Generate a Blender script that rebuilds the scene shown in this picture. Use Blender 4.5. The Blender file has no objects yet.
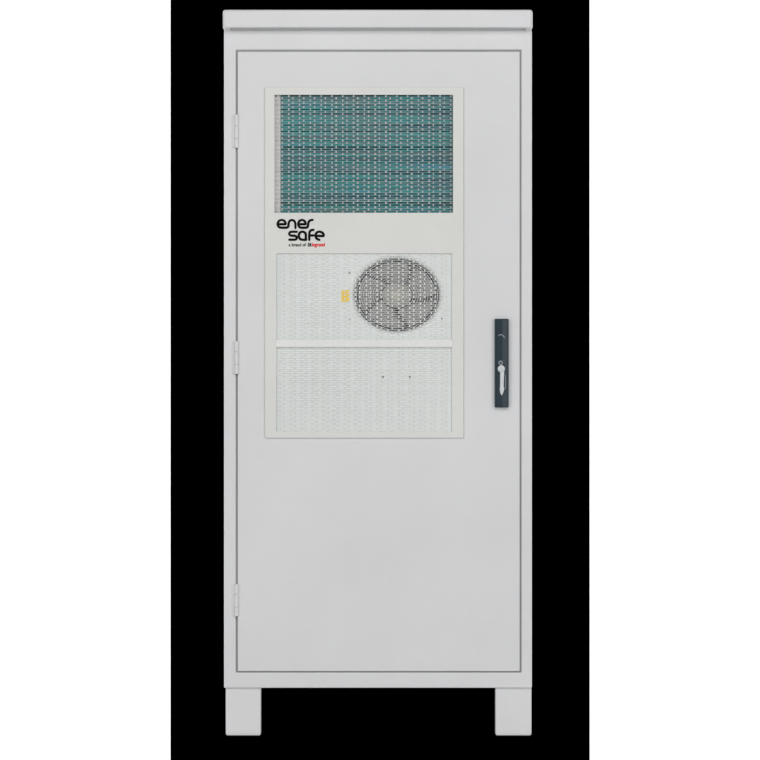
import bpy, bmesh, math, random
from mathutils import Vector, Matrix
random.seed(7)
C = bpy.context.scene

# ------------------------------------------------------------------ camera, world, lamps, exposure
S = 0.0025                       # metres per photo pixel on the cabinet's front
def X(px): return (px - 380.0) * S
def Z(py): return (736.0 - py) * S
D = 20.0
cam_d = bpy.data.cameras.new("camera")
cam = bpy.data.objects.new("camera", cam_d); C.collection.objects.link(cam)
cam.location = (0, -D, Z(380)); cam.rotation_euler = (math.radians(90), 0, 0)
cam_d.sensor_width = 36; cam_d.lens = 36 * D / (760 * S)
cam_d.clip_start = 0.5; cam_d.clip_end = 200
C.camera = cam

w = bpy.data.worlds.new("World"); C.world = w; w.use_nodes = True
bg = w.node_tree.nodes["Background"]
bg.inputs[0].default_value = (1.0, 1.0, 1.0, 1); bg.inputs[1].default_value = 0.15

def area(name, loc, target, sx, sy, watts, col=(1, 1, 1)):
    d = bpy.data.lights.new(name, 'AREA'); d.shape = 'RECTANGLE'
    d.size = sx; d.size_y = sy; d.energy = watts; d.color = col
    o = bpy.data.objects.new(name, d); C.collection.objects.link(o)
    o.location = loc
    o.rotation_euler = (Vector(target) - Vector(loc)).to_track_quat('-Z', 'Y').to_euler()
    return o
area("softbox_overhead", (0.0, -4.9, 4.2), (0, 0, 0.9), 3.4, 1.8, 116)
area("softbox_side", (-3.4, -5.4, 1.5), (0, 0, 0.95), 2.2, 2.8, 91)
area("softbox_side", (3.4, -5.4, 1.5), (0, 0, 0.95), 2.2, 2.8, 98, (0.97, 0.985, 1.0))
area("added_background_lamp", (-1.3, 1.3, 2.9), (-1.1, 3.0, 1.55), 1.6, 0.8, 330)  # added pair, drives the white background to full brightness
area("added_background_lamp", (1.3, 1.3, 2.9), (1.1, 3.0, 1.55), 1.6, 0.8, 330)

C.view_settings.view_transform = 'Standard'
C.view_settings.look = 'None'
C.view_settings.exposure = 0.0
C.view_settings.gamma = 1.0

# ------------------------------------------------------------------ materials
def new_mat(name):
    m = bpy.data.materials.new(name); m.use_nodes = True
    nt = m.node_tree
    return m, nt, nt.nodes["Principled BSDF"]

def paint(name, col, rough=0.42, mottling=0.025, grain=0.0006, spec=0.4):
    """powder coat: faint mottling and orange-peel grain"""
    m, nt, p = new_mat(name)
    tc = nt.nodes.new("ShaderNodeTexCoord")
    n = nt.nodes.new("ShaderNodeTexNoise"); n.inputs["Scale"].default_value = 3.2; n.inputs["Detail"].default_value = 5
    mp = nt.nodes.new("ShaderNodeMapRange")
    mp.inputs["From Min"].default_value = 0.3; mp.inputs["From Max"].default_value = 0.7
    mp.inputs["To Min"].default_value = 1 - mottling; mp.inputs["To Max"].default_value = 1 + mottling
    mx = nt.nodes.new("ShaderNodeVectorMath"); mx.operation = 'SCALE'
    mx.inputs[0].default_value = col
    nt.links.new(tc.outputs["Object"], n.inputs["Vector"])
    nt.links.new(n.outputs["Fac"], mp.inputs["Value"])
    nt.links.new(mp.outputs[0], mx.inputs["Scale"])
    nt.links.new(mx.outputs[0], p.inputs["Base Color"])
    g = nt.nodes.new("ShaderNodeTexNoise"); g.inputs["Scale"].default_value = 420; g.inputs["Detail"].default_value = 2
    b = nt.nodes.new("ShaderNodeBump"); b.inputs["Strength"].default_value = 0.25; b.inputs["Distance"].default_value = grain
    nt.links.new(tc.outputs["Object"], g.inputs["Vector"])
    nt.links.new(g.outputs["Fac"], b.inputs["Height"]); nt.links.new(b.outputs[0], p.inputs["Normal"])
    r = nt.nodes.new("ShaderNodeMapRange")
    r.inputs["To Min"].default_value = rough - 0.06; r.inputs["To Max"].default_value = rough + 0.06
    nt.links.new(n.outputs["Fac"], r.inputs["Value"]); nt.links.new(r.outputs[0], p.inputs["Roughness"])
    p.inputs["Specular IOR Level"].default_value = spec
    return m

M_body = paint("grey_white_powder_coat", (0.70, 0.70, 0.705))
M_panel = paint("cream_powder_coat", (0.71, 0.71, 0.675))
M_grille = paint("grille_paint", (0.72, 0.72, 0.69), mottling=0.04)
M_mesh = paint("greyed_grille_paint", (0.45, 0.44, 0.44), mottling=0.12)  # same paint as the lower grilles, greyed so the webs look less bright
M_bar = paint("crossbar_paint", (0.77, 0.77, 0.745))
M_plate = paint("cooling_unit_plate", (0.765, 0.795, 0.78), mottling=0.03)
M_flange = paint("coil_flange", (0.80, 0.78, 0.76), mottling=0.05)
M_handle = paint("slate_handle", (0.013, 0.028, 0.040), rough=0.38, mottling=0.12)
M_shroud = paint("fan_shroud", (0.44, 0.442, 0.445), rough=0.5, mottling=0.1)
M_blade = paint("fan_blade", (0.43, 0.43, 0.42), rough=0.45, mottling=0.12)
M_hub = paint("fan_hub", (0.52, 0.51, 0.45), rough=0.4, mottling=0.1)
M_yellow = paint("yellow_label", (0.85, 0.60, 0.10), rough=0.5, mottling=0.05)
M_ink = paint("black_ink", (0.003, 0.003, 0.003), rough=0.8, mottling=0.1, spec=0.1)
M_greyink = paint("grey_ink", (0.03, 0.03, 0.03), rough=0.8, mottling=0.1, spec=0.1)
M_red = paint("red_ink", (0.74, 0.004, 0.012), rough=0.8, mottling=0.05, spec=0.1)
M_guard = paint("guard_wire", (0.50, 0.51, 0.51), rough=0.4, mottling=0.08)
M_gasket = paint("gasket", (0.30, 0.30, 0.30), rough=0.7, mottling=0.08)

def metal(name, col, rough):
    m, nt, p = new_mat(name)
    tc = nt.nodes.new("ShaderNodeTexCoord")
    n = nt.nodes.new("ShaderNodeTexNoise"); n.inputs["Scale"].default_value = 90
    r = nt.nodes.new("ShaderNodeMapRange"); r.inputs["To Min"].default_value = rough - .08; r.inputs["To Max"].default_value = rough + .1
    nt.links.new(tc.outputs["Object"], n.inputs["Vector"]); nt.links.new(n.outputs["Fac"], r.inputs["Value"])
    nt.links.new(r.outputs[0], p.inputs["Roughness"])
    p.inputs["Base Color"].default_value = (*col, 1); p.inputs["Metallic"].default_value = 0.35
    return m
M_steel = metal("satin_steel", (0.72, 0.74, 0.75), 0.35)
M_dull = metal("dull_steel", (0.30, 0.33, 0.35), 0.5)
M_screw = metal("dark_screw", (0.2, 0.2, 0.2), 0.45)

def coil_material():
    """blue-green coated aluminium fins: bands that run along the tubes, and fine upright fins"""
    m, nt, p = new_mat("coated_fin_coil")
    tc = nt.nodes.new("ShaderNodeTexCoord")
    mpg = nt.nodes.new("ShaderNodeMapping"); mpg.inputs["Scale"].default_value = (2.2, 1.0, 62.0)
    n = nt.nodes.new("ShaderNodeTexNoise"); n.inputs["Scale"].default_value = 1.0; n.inputs["Detail"].default_value = 4
    n.inputs["Roughness"].default_value = 0.65
    nt.links.new(tc.outputs["Object"], mpg.inputs["Vector"]); nt.links.new(mpg.outputs[0], n.inputs["Vector"])
    r = nt.nodes.new("ShaderNodeValToRGB")
    e = r.color_ramp.elements
    e[0].position = 0.30; e[0].color = (0.012, 0.045, 0.055, 1)  # darkest stop puts the shade of the tube gaps into the colour
    e[1].position = 0.70; e[1].color = (0.02, 0.40, 0.56, 1)
    for pos, col in ((0.40, (0.03, 0.20, 0.24, 1)), (0.48, (0.10, 0.26, 0.28, 1)),
                     (0.55, (0.02, 0.33, 0.31, 1)), (0.62, (0.07, 0.27, 0.34, 1))):
        x = e.new(pos); x.color = col
    nt.links.new(n.outputs["Fac"], r.inputs["Fac"])
    # large patches where the coating has dulled to grey
    n2 = nt.nodes.new("ShaderNodeTexNoise"); n2.inputs["Scale"].default_value = 4.5; n2.inputs["Detail"].default_value = 3
    nt.links.new(tc.outputs["Object"], n2.inputs["Vector"])
    mr = nt.nodes.new("ShaderNodeMapRange"); mr.inputs["From Min"].default_value = 0.45; mr.inputs["From Max"].default_value = 0.7
    mr.inputs["To Max"].default_value = 0.45
    nt.links.new(n2.outputs["Fac"], mr.inputs["Value"])
    mix = nt.nodes.new("ShaderNodeMix"); mix.data_type = 'RGBA'
    nt.links.new(mr.outputs[0], mix.inputs["Factor"]); nt.links.new(r.outputs[0], mix.inputs["A"])
    mix.inputs["B"].default_value = (0.17, 0.24, 0.225, 1)
    nt.links.new(mix.outputs["Result"], p.inputs["Base Color"])
    p.inputs["Roughness"].default_value = 0.4; p.inputs["Metallic"].default_value = 0.15
    return m
M_coil = coil_material()

def matte(name, v, noise=0.0):
    m, nt, p = new_mat(name)
    p.inputs["Base Color"].default_value = (v, v, v, 1)
    p.inputs["Roughness"].default_value = 1.0; p.inputs["Specular IOR Level"].default_value = 0.0
    if noise:
        tc = nt.nodes.new("ShaderNodeTexCoord")
        n = nt.nodes.new("ShaderNodeTexNoise"); n.inputs["Scale"].default_value = 40
        r = nt.nodes.new("ShaderNodeMapRange"); r.inputs["To Min"].default_value = v - noise; r.inputs["To Max"].default_value = v + noise
        nt.links.new(tc.outputs["Object"], n.inputs["Vector"]); nt.links.new(n.outputs["Fac"], r.inputs["Value"])
        nt.links.new(r.outputs[0], p.inputs["Base Color"])
    return m
M_black = matte("cutout_black", 0.0)
M_white = matte("white_margin", 0.9, 0.02)
M_floor = matte("grey_studio_floor", 0.48, 0.03)

# ------------------------------------------------------------------ helpers
def link(name, bm, mat, parent=None, bevel=0.0, seg=2, smooth=False, angle=35):
    me = bpy.data.meshes.new(name)
    bmesh.ops.recalc_face_normals(bm, faces=bm.faces)
    bm.to_mesh(me); bm.free()
    me.materials.append(mat)
    o = bpy.data.objects.new(name, me); C.collection.objects.link(o)
    if parent: o.parent = parent
    if bevel:
        b = o.modifiers.new("bevel", 'BEVEL'); b.width = bevel; b.segments = seg
        b.limit_method = 'ANGLE'; b.angle_limit = math.radians(angle); b.harden_normals = True
        smooth = True
    if smooth:
        for f in me.polygons: f.use_smooth = True
    return o

def box(bm, x0, x1, y0, y1, z0, z1, skip=()):
    v = [bm.verts.new(c) for c in ((x0,y0,z0),(x1,y0,z0),(x1,y1,z0),(x0,y1,z0),(x0,y0,z1),(x1,y0,z1),(x1,y1,z1),(x0,y1,z1))]
    F = {'bottom': (3,2,1,0), 'top': (4,5,6,7), 'front': (0,1,5,4), 'right': (1,2,6,5), 'back': (2,3,7,6), 'left': (3,0,4,7)}
    for k, f in F.items():
        if k not in skip: bm.faces.new([v[i] for i in f])
def pbox(bm, px0, px1, py0, py1, y0, y1, skip=()):     # photo pixels, y0 = front
    box(bm, X(px0), X(px1), y0, y1, Z(py1), Z(py0), skip)

def rect_with_holes(bm, xs, zs, solid, y0, y1):
    """slab cut on a grid; solid(i, j) tells which cells carry metal"""
    nx, nz = len(xs) - 1, len(zs) - 1
    vf = {}
    def V(i, j, k):
        if (i, j, k) not in vf: vf[(i, j, k)] = bm.verts.new((xs[i], (y0, y1)[k], zs[j]))
        return vf[(i, j, k)]
    def s(i, j): return 0 <= i < nx and 0 <= j < nz and solid(i, j)
    for i in range(nx):
        for j in range(nz):
            if not s(i, j): continue
            bm.faces.new([V(i,j,0), V(i+1,j,0), V(i+1,j+1,0), V(i,j+1,0)])
            bm.faces.new([V(i,j+1,1), V(i+1,j+1,1), V(i+1,j,1), V(i,j,1)])
            if not s(i-1, j): bm.faces.new([V(i,j,0), V(i,j+1,0), V(i,j+1,1), V(i,j,1)])
            if not s(i+1, j): bm.faces.new([V(i+1,j,0), V(i+1,j,1), V(i+1,j+1,1), V(i+1,j+1,0)])
            if not s(i, j-1): bm.faces.new([V(i,j,0), V(i,j,1), V(i+1,j,1), V(i+1,j,0)])
            if not s(i, j+1): bm.faces.new([V(i,j+1,0), V(i+1,j+1,0), V(i+1,j+1,1), V(i,j+1,1)])

def rounded_slab(bm, px0, px1, py0, py1, y0, y1, r, n=5):
    """slab with rounded outline corners; r = (tl, tr, br, bl) in pixels"""
    pts = []
    for cx, cy, rr, a0 in ((px1 - r[1], py0 + r[1], r[1], 0), (px0 + r[0], py0 + r[0], r[0], 90),
                           (px0 + r[3], py1 - r[3], r[3], 180), (px1 - r[2], py1 - r[2], r[2], 270)):
        if rr <= 0: pts.append((cx, cy)); continue
        for k in range(n + 1):
            a = math.radians(a0 + 90 * k / n)
            pts.append((cx + rr * math.cos(a), cy - rr * math.sin(a)))
    q = pts
    a = [bm.verts.new((X(p[0]), y0, Z(p[1]))) for p in q]
    b = [bm.verts.new((X(p[0]), y1, Z(p[1]))) for p in q]
    bm.faces.new(a); bm.faces.new(list(reversed(b)))
    for i in range(len(q)):
        j = (i + 1) % len(q)
        bm.faces.new([a[i], b[i], b[j], a[j]])

def disc(bm, px, py, rx, y0, y1, rz=None, n=28):
    rz = rz or rx
    f = [bm.verts.new((X(px) + rx*S*math.cos(t), y0, Z(py) + rz*S*math.sin(t))) for t in [2*math.pi*k/n for k in range(n)]]
    b = [bm.verts.new((v.co.x, y1, v.co.z)) for v in f]
    bm.faces.new(f); bm.faces.new(list(reversed(b)))
    for i in range(n): bm.faces.new([f[i], b[i], b[(i+1)%n], f[(i+1)%n]])

def upright_cyl(bm, px, py0, py1, y, r, n=20):
    a = [bm.verts.new((X(px) + r*math.cos(t), y + r*math.sin(t), Z(py1))) for t in [2*math.pi*k/n for k in range(n)]]
    b = [bm.verts.new((v.co.x, v.co.y, Z(py0))) for v in a]
    bm.faces.new(a); bm.faces.new(list(reversed(b)))
    for i in range(n): bm.faces.new([a[i], b[i], b[(i+1)%n], a[(i+1)%n]])

def lathe(bm, px, py, prof, kx=1.0, n=48, closed=False):
    """profile of (radius in px, depth in m) turned about the view axis; kx widens it"""
    rings = [[bm.verts.new((X(px) + r*kx*S*math.cos(2*math.pi*k/n), y, Z(py) + r*S*math.sin(2*math.pi*k/n))) for k in range(n)] for r, y in prof]
    m = len(rings)
    for a in range(m if closed else m - 1):
        b = (a + 1) % m
        for k in range(n):
            bm.faces.new([rings[a][k], rings[a][(k+1)%n], rings[b][(k+1)%n], rings[b][k]])
    return rings

def catmull(p, n=10, closed=False):
    out = []; m = len(p)
    for i in range(m if closed else m - 1):
        g = (lambda k: p[k % m]) if closed else (lambda k: p[min(max(k, 0), m - 1)])
        p0, p1, p2, p3 = g(i-1), g(i), g(i+1), g(i+2)
        for k in range(n):
            t = k / n
            out.append(tuple(0.5*((2*p1[d]) + (-p0[d]+p2[d])*t + (2*p0[d]-5*p1[d]+4*p2[d]-p3[d])*t*t + (-p0[d]+3*p1[d]-3*p2[d]+p3[d])*t**3) for d in (0, 1)))
    if not closed: out.append(p[-1])
    return out

def ribbon(bm, pts, wpx, y0, y1, closed=False, cap=True):
    """flat stroke of an even width along photo-pixel points, with round ends"""
    h = wpx / 2; m = len(pts)
    L, R = [], []
    for i in range(m):
        if closed: a, b = pts[i-1], pts[(i+1) % m]
        else: a, b = pts[max(i-1, 0)], pts[min(i+1, m-1)]
        dx, dy = b[0]-a[0], b[1]-a[1]; l = math.hypot(dx, dy) or 1
        nx, ny = -dy/l*h, dx/l*h
        L.append((pts[i][0]+nx, pts[i][1]+ny)); R.append((pts[i][0]-nx, pts[i][1]-ny))
    def vv(q, y): return bm.verts.new((X(q[0]), y, Z(q[1])))
    lf, rf = [vv(q, y0) for q in L], [vv(q, y0) for q in R]
    lb, rb = [vv(q, y1) for q in L], [vv(q, y1) for q in R]
    for i in range(m if closed else m - 1):
        j = (i + 1) % m
        bm.faces.new([lf[i], lf[j], rf[j], rf[i]])
        bm.faces.new([lf[i], lb[i], lb[j], lf[j]]); bm.faces.new([rf[i], rf[j], rb[j], rb[i]])
    if not closed and cap:
        for i, sgn in ((0, -1), (m-1, 1)):
            a, b = (pts[0], pts[1]) if i == 0 else (pts[-2], pts[-1])
            th = math.atan2((b[1]-a[1]), (b[0]-a[0])) + (math.pi if i == 0 else 0)
            cap_p = [(pts[i][0]+h*0.9*math.cos(th+t), pts[i][1]+h*0.9*math.sin(th+t)) for t in [math.pi*(k/8-0.5) for k in range(9)]]
            f = [vv(q, y0 + 0.00003) for q in cap_p]; bm.faces.new(f)

def text_mesh(name, body, px0, px1, py_base, y, mat, parent, height_px, shear=0.0, thick=0.0, bold=0.0):
    cu = bpy.data.curves.new(name, 'FONT'); cu.body = body; cu.size = 1.0; cu.shear = shear; cu.offset = thick
    cu.extrude = 0.0
    t = bpy.data.objects.new(name, cu); C.collection.objects.link(t)
    bpy.context.view_layer.update()
    me = bpy.data.meshes.new_from_object(t.evaluated_get(bpy.context.evaluated_depsgraph_get()))
    bpy.data.objects.remove(t); bpy.data.curves.remove(cu)
    xs = [v.co.x for v in me.vertices]; x0, x1 = min(xs), max(xs)
    sx = (px1 - px0) * S / (x1 - x0); sz = height_px * S      # height_px = pixels per em
    for v in me.vertices:
        v.co = Vector((X(px0) + (v.co.x - x0) * sx, y, Z(py_base) + v.co.y * sz))
    if bold:                                              # a second pass, a hair to the right and behind
        b = bmesh.new(); b.from_mesh(me)
        g = bmesh.ops.duplicate(b, geom=b.verts[:] + b.edges[:] + b.faces[:])["geom"]
        for v in g:
            if isinstance(v, bmesh.types.BMVert): v.co.x += bold * S; v.co.y += 0.00006
        b.to_mesh(me); b.free()
    me.materials.clear(); me.materials.append(mat); me.name = name
    o = bpy.data.objects.new(name, me); C.collection.objects.link(o); o.parent = parent
    return o

# ------------------------------------------------------------------ added setting, standing in for white margins and black cut-out ground: white wall and floor, black backdrop with its plinth
bm = bmesh.new(); box(bm, -6, 6, 3.0, 3.1, -0.36, 5.0)
link("margin_wall", bm, M_white)["kind"] = "structure"
bm = bmesh.new(); box(bm, -6, 6, -4.0, 3.0, -0.42, -0.32)
link("floor", bm, M_floor)["kind"] = "structure"
bm = bmesh.new()
YB = 0.95; k = (D + YB) / D                     # the board stands behind the cabinet
box(bm, X(380 - 209.7 * k), X(380 + 209.9 * k), YB, YB + 0.03, -0.32, Z(-60))
box(bm, X(214), X(542), 0.002, YB, -0.32, -0.0002, skip=('back',))
link("backdrop", bm, M_black)["kind"] = "structure"

# ------------------------------------------------------------------ the cabinet
cab = bpy.data.objects.new("electrical_cabinet", None); C.collection.objects.link(cab)
cab.empty_display_size = 0.2
cab["label"] = "tall light grey outdoor equipment cabinet on short feet with grilled door"
cab["category"] = "cabinet"

DEPTH = 0.56
# body: box with a door recess pressed into its front
bm = bmesh.new()
x0, x1, z0, z1 = X(224), X(532), Z(688), Z(30.3)
a0, a1, c0, c1 = X(236.0), X(521.3), Z(672.6), Z(50.0)
def ring(xa, xb, za, zb, y): return [bm.verts.new((xa, y, za)), bm.verts.new((xb, y, za)), bm.verts.new((xb, y, zb)), bm.verts.new((xa, y, zb))]
rings = [ring(x0, x1, z0, z1, DEPTH), ring(x0, x1, z0, z1, 0), ring(a0, a1, c0, c1, 0), ring(a0, a1, c0, c1, 0.006)]
bm.faces.new(rings[0])
for A, B in zip(rings, rings[1:]):
    for i in range(4): bm.faces.new([A[i], A[(i+1)%4], B[(i+1)%4], B[i]])
# the recess floor is left open behind the cooling unit
inner = ring(X(270), X(458), Z(434), Z(91), 0.006)
for i in range(4): bm.faces.new([rings[3][i], rings[3][(i+1)%4], inner[(i+1)%4], inner[i]])
back = ring(X(270), X(458), Z(434), Z(91), 0.2)
for i in range(4): bm.faces.new([inner[i], inner[(i+1)%4], back[(i+1)%4], back[i]])
bm.faces.new(back)
link("body", bm, M_body, cab, bevel=0.0035, seg=3, angle=60)

# dark door gasket seen through the seam
bm = bmesh.new()
rect_with_holes(bm, [X(236.02), X(244), X(513), X(521.28)], [Z(672.58), Z(665), Z(58), Z(50.02)], lambda i, j: not (i == 1 and j == 1), 0.004, 0.0058)
link("door_gasket", bm, M_gasket, cab)

# roof hood: folded cap that overhangs the front, eased top edge, returned lip at the bottom
bm = bmesh.new()
prof = [(-0.030, Z(27.4)), (-0.030, Z(13.6)), (-0.0297, Z(12.2)), (-0.0287, Z(11.0)), (-0.0255, Z(10.2)), (-0.006, Z(9.9)), (0.20, Z(7.5)),
        (DEPTH + 0.02, Z(10)), (DEPTH + 0.02, Z(27.4)), (DEPTH + 0.0, Z(28.2)), (-0.020, Z(28.4)), (-0.027, Z(28.2))]
cols = []
for px, ins in ((223.0, 1.5), (223.35, 0.8), (224.1, 0.3), (225.6, 0.0), (529.8, 0.0), (531.3, 0.3), (532.05, 0.8), (532.4, 1.5)):
    cols.append([bm.verts.new((X(px), y + (ins * 0.004 if y < 0.1 else -ins * 0.004), z - (ins * 0.0045 if z > Z(20) else 0))) for y, z in prof])
n = len(prof)
for A, B in zip(cols, cols[1:]):
    for i in range(n): bm.faces.new([A[i], A[(i+1)%n], B[(i+1)%n], B[i]])
bm.faces.new(cols[0]); bm.faces.new(list(reversed(cols[-1])))
roof = link("roof", bm, M_body, cab, bevel=0.0012, seg=2, angle=50)

bm = bmesh.new()      # collar that carries the hood, set back to leave a shadow gap
pbox(bm, 230.5, 525.8, 28.0, 30.6, 0.009, DEPTH - 0.01)
pbox(bm, 224.6, 230.5, 28.0, 30.6, 0.001, DEPTH - 0.01); pbox(bm, 525.8, 531.6, 28.0, 30.6, 0.001, DEPTH - 0.01)
link("roof_collar", bm, M_body, cab)

# door leaf: a folded panel with a cut-out for the cooling unit
bm = bmesh.new()
rect_with_holes(bm, [X(237.7), X(270), X(458), X(519.8)], [Z(671.1), Z(434), Z(91), Z(51.7)], lambda i, j: not (i == 1 and j == 1), -0.0015, 0.0038)
link("door", bm, M_body, cab, bevel=0.0018, seg=3, angle=60)

# feet: front pair and, set a little further in, the rear pair
def foot(px0, px1, y0, y1):
    bm = bmesh.new()
    rounded_slab(bm, px0, px1, 687.5, 735.9, y0, y1, (0, 0, 2.2, 2.2))
    return link("foot", bm, M_body, cab, bevel=0.0022, seg=2, angle=60)
foot(225.6, 260.9, 0.007, 0.105); foot(495.4, 531.6, 0.007, 0.105)
foot(226.5, 256.0, DEPTH - 0.105, DEPTH - 0.007); foot(500.0, 530.5, DEPTH - 0.105, DEPTH - 0.007)

# hinges: lift-off knuckles over the left seam
for top, gap, bot in ((114.7, 126.2, 147.8), (341.0, 352.0, 374.0), (584.2, 594.4, 616.2)):
    bm = bmesh.new(); pbox(bm, 232.4, 239.9, top + 0.6, bot - 0.6, -0.0032, 0.004)
    h = link("hinge", bm, M_body, cab, bevel=0.0010, seg=2)
    for a, b in ((top, gap - 0.55), (gap + 0.55, gap + 12.4), (gap + 12.65, bot)):
        bm = bmesh.new(); upright_cyl(bm, 236.5, a, b, -0.0035, 0.0060)
        link("knuckle", bm, M_body, h, bevel=0.0008, seg=2, angle=50)
    bm = bmesh.new(); upright_cyl(bm, 236.7, gap - 1.5, gap + 1.5, -0.0035, 0.0042)
    link("pin", bm, M_body, h, smooth=False)

# handle: slate swing handle with its lock
bm = bmesh.new()
rounded_slab(bm, 494.6, 508.6, 318.9, 407.4, -0.0145, -0.0015, (1.0, 1.0, 1.2, 1.2))
hd = link("handle", bm, M_handle, cab, bevel=0.0022, seg=3, angle=60)
bm = bmesh.new()
sec = [(495.9, -0.0143), (496.3, -0.0163), (502.4, -0.0163), (505.3, -0.0152), (507.4, -0.0143)]      # right side falls away
tp = [bm.verts.new((X(a), y, Z(320.0))) for a, y in sec]; bt = [bm.verts.new((X(a), y, Z(406.4))) for a, y in sec]
for i in range(len(sec) - 1): bm.faces.new([tp[i], bt[i], bt[i+1], tp[i+1]])
bm.faces.new(tp); bm.faces.new(list(reversed(bt)))
link("grip", bm, M_handle, hd)
bm = bmesh.new()      # small curved thumb ridge; pale steel puts its highlight into the colour
ribbon(bm, catmull([(498.6, 335.6), (500.6, 334.6), (502.6, 335.3), (504.4, 337.6)], 6), 0.9, -0.0172, -0.0150)
link("thumb_ridge", bm, M_dull, hd)
bm = bmesh.new()      # dust-cover eyelet above the lock
lathe(bm, 500.6, 362.8, [(1.0, -0.0163), (1.0, -0.0185), (2.2, -0.0185), (2.4, -0.0163)], n=24)
link("eyelet", bm, M_dull, hd, bevel=0.0003)
bm = bmesh.new()
lathe(bm, 501.2, 368.8, [(0.001, -0.0200), (1.5, -0.0200), (1.7, -0.0192), (2.4, -0.0205), (3.2, -0.0203), (3.6, -0.0190), (3.7, -0.0163)], n=32)
link("lock_cover", bm, M_steel, hd, smooth=False)
bm = bmesh.new()      # tapering lock lever with a pointed tip
outl = [(500.1, 371.5), (504.2, 371.5), (503.8, 376), (503.6, 386), (504.0, 389.5), (502.9, 393.5), (501.6, 395.6), (500.3, 393.5), (499.6, 389.5), (500.0, 386)]
f = [bm.verts.new((X(a), -0.0190, Z(b))) for a, b in outl]; g = [bm.verts.new((X(a), -0.0163, Z(b))) for a, b in outl]
bm.faces.new(f); bm.faces.new(list(reversed(g)))
for i in range(len(outl)): bm.faces.new([f[i], g[i], g[(i+1)%len(outl)], f[(i+1)%len(outl)]])
link("lock_lever", bm, M_steel, hd, bevel=0.0007, seg=2, angle=60)
bm = bmesh.new()
ribbon(bm, catmull([(504.2, 374.8), (505.3, 377.0), (505.4, 387.0), (504.4, 389.2)], 6), 0.7, -0.0176, -0.0150)
link("lever_bar", bm, M_dull, hd)  # thin grey bar to the right of the lock lever

# ------------------------------------------------------------------ cooling unit in the door
YP = -0.0070                                   # front of the cream panel, proud of the door
OT = (274.6, 452.8, 95.0, 212.8)               # upper opening
OL = (276.6, 451.8, 253.6, 431.6)              # lower opening
bm = bmesh.new()
xs = sorted([264.9, 463.6, OT[0], OT[1], OL[0], OL[1]]); ys = [437.9, OL[3], OL[2], OT[3], OT[2], 87.2]
def solid(i, j):
    cx, cy = (xs[i] + xs[i+1]) / 2, (ys[j] + ys[j+1]) / 2
    for o in (OT, OL):
        if o[0] < cx < o[1] and o[2] < cy < o[3]: return False
    return True
rect_with_holes(bm, [X(a) for a in xs], [Z(b) for b in ys], solid, YP, -0.0014)
panel = link("ventilation_panel", bm, M_panel, cab, bevel=0.0014, seg=3, angle=60)

# expanded slot grilles: long bars with short staggered webs
def grille(o, y0, mat, bar=0.24, web=1.45, t=0.0013):
    px0, px1, py0, py1 = o
    bm = bmesh.new()
    colf = [random.uniform(0.78, 1.22) for k in range(80)]
    rows = round((py1 - py0) / 2.23); pitch = (py1 - py0) / rows
    for r in range(rows + 1):
        yc = py0 + r * pitch
        bw = bar * random.choice((0.75, 0.9, 1.0, 1.1, 1.7))
        pbox(bm, px0 + 0.05, px1 - 0.05, max(yc - bw/2, py0), min(yc + bw/2, py1), y0, y0 + t)
        if r == rows: break
        off = 3.4 if r % 2 == 0 else 3.4 + 4.15
        x = px0 + off - 10.8; kc = r % 2
        while x < px1:
            ww = web * colf[kc] * random.uniform(0.92, 1.08); kc += 2
            a, b = max(x - ww/2, px0 + 0.05), min(x + ww/2, px1 - 0.05)
            if b > a: pbox(bm, a, b, yc + bar/2, yc + pitch - bar/2, y0 + 0.00005, y0 + t - 0.00005, skip=('top', 'bottom'))
            x += 10.8
    return link("grille", bm, mat, panel)
YG = YP + 0.0034
grille(OT, YG, M_mesh, bar=0.22, web=1.45)
grille((OL[0], OL[1], OL[2], 340.4), YG, M_grille, bar=0.24, web=1.4, t=0.0009)
grille((OL[0], OL[1], 346.8, OL[3]), YG, M_grille, bar=0.24, web=1.4, t=0.0009)

# crossbar over the joint of the two lower grilles
bm = bmesh.new(); rounded_slab(bm, 275.8, 452.6, 339.8, 347.2, YP - 0.0022, YG + 0.003, (1.4, 1.4, 1.4, 1.4))
link("crossbar", bm, M_bar, panel, bevel=0.0014, seg=3, angle=60)

# finned coil behind the upper grille, with rows of tubes standing proud of the fins
YC = 0.010
bm = bmesh.new()
tub = random.Random(11)
pz, rows_z = 95.0, []
while pz < 213:
    d = tub.choice((2.6, 3.0, 3.3, 4.4, 5.6)); rows_z.append((pz, pz + d)); pz += d
prof = []
for a, b in rows_z:
    gap = tub.choice((0.2, 0.3, 0.4, 0.6, 1.0))
    prof += [(YC + 0.007, a + 0.02), (YC + 0.0015, a + gap), (YC, a + gap + 0.5), (YC, b - 0.5), (YC + 0.002, b - 0.02)]
L = [bm.verts.new((X(280.6), y, Z(b))) for y, b in prof]; R = [bm.verts.new((X(454.5), y, Z(b))) for y, b in prof]
for i in range(len(prof) - 1): bm.faces.new([L[i], R[i], R[i+1], L[i+1]])
link("condenser_coil", bm, M_coil, panel)
bm = bmesh.new(); pbox(bm, 271.0, 280.6, 92, 216, 0.004, 0.016)
link("coil_flange", bm, M_flange, panel, bevel=0.0008)

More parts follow.
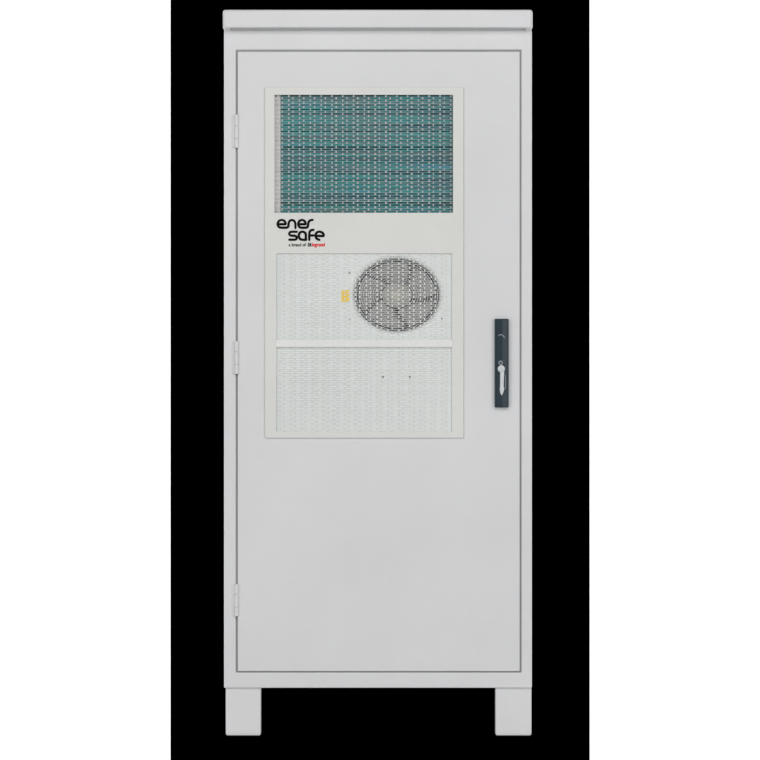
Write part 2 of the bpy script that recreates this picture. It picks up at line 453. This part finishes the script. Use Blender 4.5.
# plates behind the lower grilles, the upper one cut out for the fan
FX, FY, FR, KX = 397.0, 295.2, 35.8, 1.17
YL = YG + 0.0021
bm = bmesh.new()
N = 64
hole, outer = [], []
bx = (272.0, 456.0, 249.0, 343.6)
for k in range(N):
    t = 2 * math.pi * k / N
    dx, dz = KX * math.cos(t), math.sin(t)
    hole.append(bm.verts.new((X(FX + (FR + 5.5) * dx), YL, Z(FY - (FR + 5.5) * dz))))
    lim = min(((bx[1] - FX) / dx) if dx > 1e-6 else 1e9, ((bx[0] - FX) / dx) if dx < -1e-6 else 1e9,
              ((FY - bx[2]) / dz) if dz > 1e-6 else 1e9, ((FY - bx[3]) / dz) if dz < -1e-6 else 1e9)
    outer.append(bm.verts.new((X(FX + lim * dx), YL, Z(FY - lim * dz))))
for k in range(N): bm.faces.new([hole[k], hole[(k+1)%N], outer[(k+1)%N], outer[k]])
link("fan_plate", bm, M_plate, panel)
bm = bmesh.new(); pbox(bm, 272, 456, 343.8, 436, YL, YL + 0.002)
link("cover_plate", bm, M_plate, panel)

# fan: pressed ring, dark shroud, hub and swept blades
bm = bmesh.new()
lathe(bm, FX, FY, [(FR + 5.5, YL), (FR + 4.3, YL + 0.0004), (FR + 2.9, YL + 0.0018), (FR + 1.6, YL + 0.0045), (FR + 0.6, YL + 0.0085), (FR + 0.1, YL + 0.013), (FR, YL + 0.018)], KX, 64)
link("fan_ring", bm, M_plate, panel, smooth=True)
bm = bmesh.new()
rg = lathe(bm, FX, FY, [(FR, YL + 0.018), (FR - 0.6, YL + 0.035), (FR - 0.8, YL + 0.058)], KX, 64)
bm.faces.new(rg[-1])
link("fan_shroud", bm, M_shroud, panel)
bm = bmesh.new()
rg = lathe(bm, FX, FY, [(0.01, YL + 0.010), (7.0, YL + 0.0105), (11.0, YL + 0.0125), (12.6, YL + 0.017), (13.0, YL + 0.05)], KX, 40)
link("fan_hub", bm, M_hub, panel, smooth=True)
for kb in range(5):
    bm = bmesh.new(); a0 = 2 * math.pi * kb / 5 + 0.35
    grid = []
    for ir in range(7):
        r = 12.7 + (FR - 2.6 - 12.7) * ir / 6
        row = []
        for it in range(7):
            u = it / 6
            ang = a0 + 0.30 * (ir / 6) ** 1.3 + (u - 0.5) * (1.12 + 0.06 * ir / 6)
            y = YL + 0.016 + 0.028 * u + 0.004 * math.sin(math.pi * u)
            row.append(bm.verts.new((X(FX + KX * r * math.cos(ang)), y, Z(FY - r * math.sin(ang)))))
        grid.append(row)
    for i in range(6):
        for j in range(6): bm.faces.new([grid[i][j], grid[i+1][j], grid[i+1][j+1], grid[i][j+1]])
    ob = link("fan_blade", bm, M_blade, panel, smooth=True)
    sd = ob.modifiers.new("thickness", 'SOLIDIFY'); sd.thickness = 0.0015

# finger guard: wire rings and spokes across the fan opening
bm = bmesh.new()
rr = 6.0
while rr < 36.5:
    big = rr > FR; yw = YL - 0.0003 if big else YL + 0.0035; wr = 0.5 if big else 0.36
    lathe(bm, FX, FY, [(rr + wr*math.cos(a), yw + 0.0006*math.sin(a)) for a in [2*math.pi*k/6 for k in range(6)]], KX, 56, closed=True)
    rr += 2.05
for k in range(4):
    t = math.pi / 4 + k * math.pi / 2
    c, q = math.cos(t) * KX, math.sin(t)
    ribbon(bm, [(FX + 5 * c, FY - 5 * q), (FX + 35 * c, FY - 35 * q)], 0.6, YL + 0.0046, YL + 0.0052, cap=False)
link("finger_guard", bm, M_guard, panel)

# small screws on the plates and the yellow label
for px, py in ((349.5, 273.0), (349.5, 319.2), (442.0, 273.0), (442.0, 318.6), (383.0, 376.8), (409.8, 376.8)):
    bm = bmesh.new(); disc(bm, px, py, 0.95, YL - 0.0008, YL - 0.0001, n=16)
    link("screw", bm, M_screw, panel, bevel=0.0003)
bm = bmesh.new(); pbox(bm, 341.4, 349.8, 290.2, 302.0, YL - 0.0006, YL - 0.0001)
link("warning_label", bm, M_yellow, panel)

# lettering
def zp(p): return [(270 + a / 12.26, 212 + b / 12.26) for a, b in p]
strokes = [
    # e flowing into n
    [(112, 150), (150, 150), (188, 149), (190, 132), (172, 107), (142, 99), (113, 109), (95, 137), (97, 165), (115, 187), (143, 193), (192, 193), (214, 188), (226, 172), (228, 145), (240, 113), (268, 99), (297, 111), (311, 140), (312, 170), (312, 198)],
    # e flowing into r
    [(362, 150), (400, 150), (434, 149), (435, 132), (418, 107), (390, 99), (363, 109), (347, 137), (349, 165), (366, 187), (392, 193), (436, 193), (458, 186), (466, 166), (470, 140), (478, 116), (498, 102), (524, 97)],
    # s
    [(330, 243), (275, 243), (249, 247), (236, 266), (249, 286), (276, 291), (300, 292), (322, 301), (328, 318), (318, 335), (296, 340), (236, 340)],
    # f with its hook
    [(482, 345), (482, 290), (483, 262), (490, 238), (507, 224), (534, 219)],
    # f crossbar
    [(482, 288), (535, 288)],
    # e
    [(572, 294), (612, 294), (656, 293), (654, 268), (632, 248), (602, 242), (574, 252), (559, 280), (563, 312), (580, 332), (606, 342)],
]
bm = bmesh.new()
YT = YP - 0.0006
for i, s in enumerate(strokes):
    ribbon(bm, catmull(zp(s), 8), 2.25, YT - 0.00006 * i, YP - 0.00002)
bowl = [(440, 290), (437, 266), (420, 248), (397, 242), (371, 251), (355, 275), (354, 302), (368, 329), (394, 340), (440, 340), (440, 312)]
ribbon(bm, catmull(zp(bowl), 8, closed=True), 2.25, YT - 0.0005, YP - 0.00002, closed=True)
ribbon(bm, zp([(440, 280), (440, 345)]), 2.25, YT - 0.00058, YP - 0.00002)
link("logo_lettering", bm, M_ink, panel)
text_mesh("tagline", "a brand of", 288.7, 305.8, 246.4, YP - 0.0003, M_greyink, panel, 4.6, thick=0.008, bold=0.25)
bm = bmesh.new()
rounded_slab(bm, 307.8, 311.3, 243.0, 246.7, YP - 0.0004, YP - 0.00005, (0.5, 0.5, 0.5, 0.5))
link("emblem", bm, M_greyink, panel)
bm = bmesh.new()
ribbon(bm, [(310.4, 243.9), (308.8, 243.9), (308.8, 245.8), (310.4, 245.8)], 0.42, YP - 0.0006, YP - 0.0004)
link("emblem_mark", bm, M_panel, panel)
text_mesh("tagline_name", "legrand", 311.8, 324.9, 246.4, YP - 0.0003, M_red, panel, 5.2, shear=0.12, thick=0.008, bold=0.38)
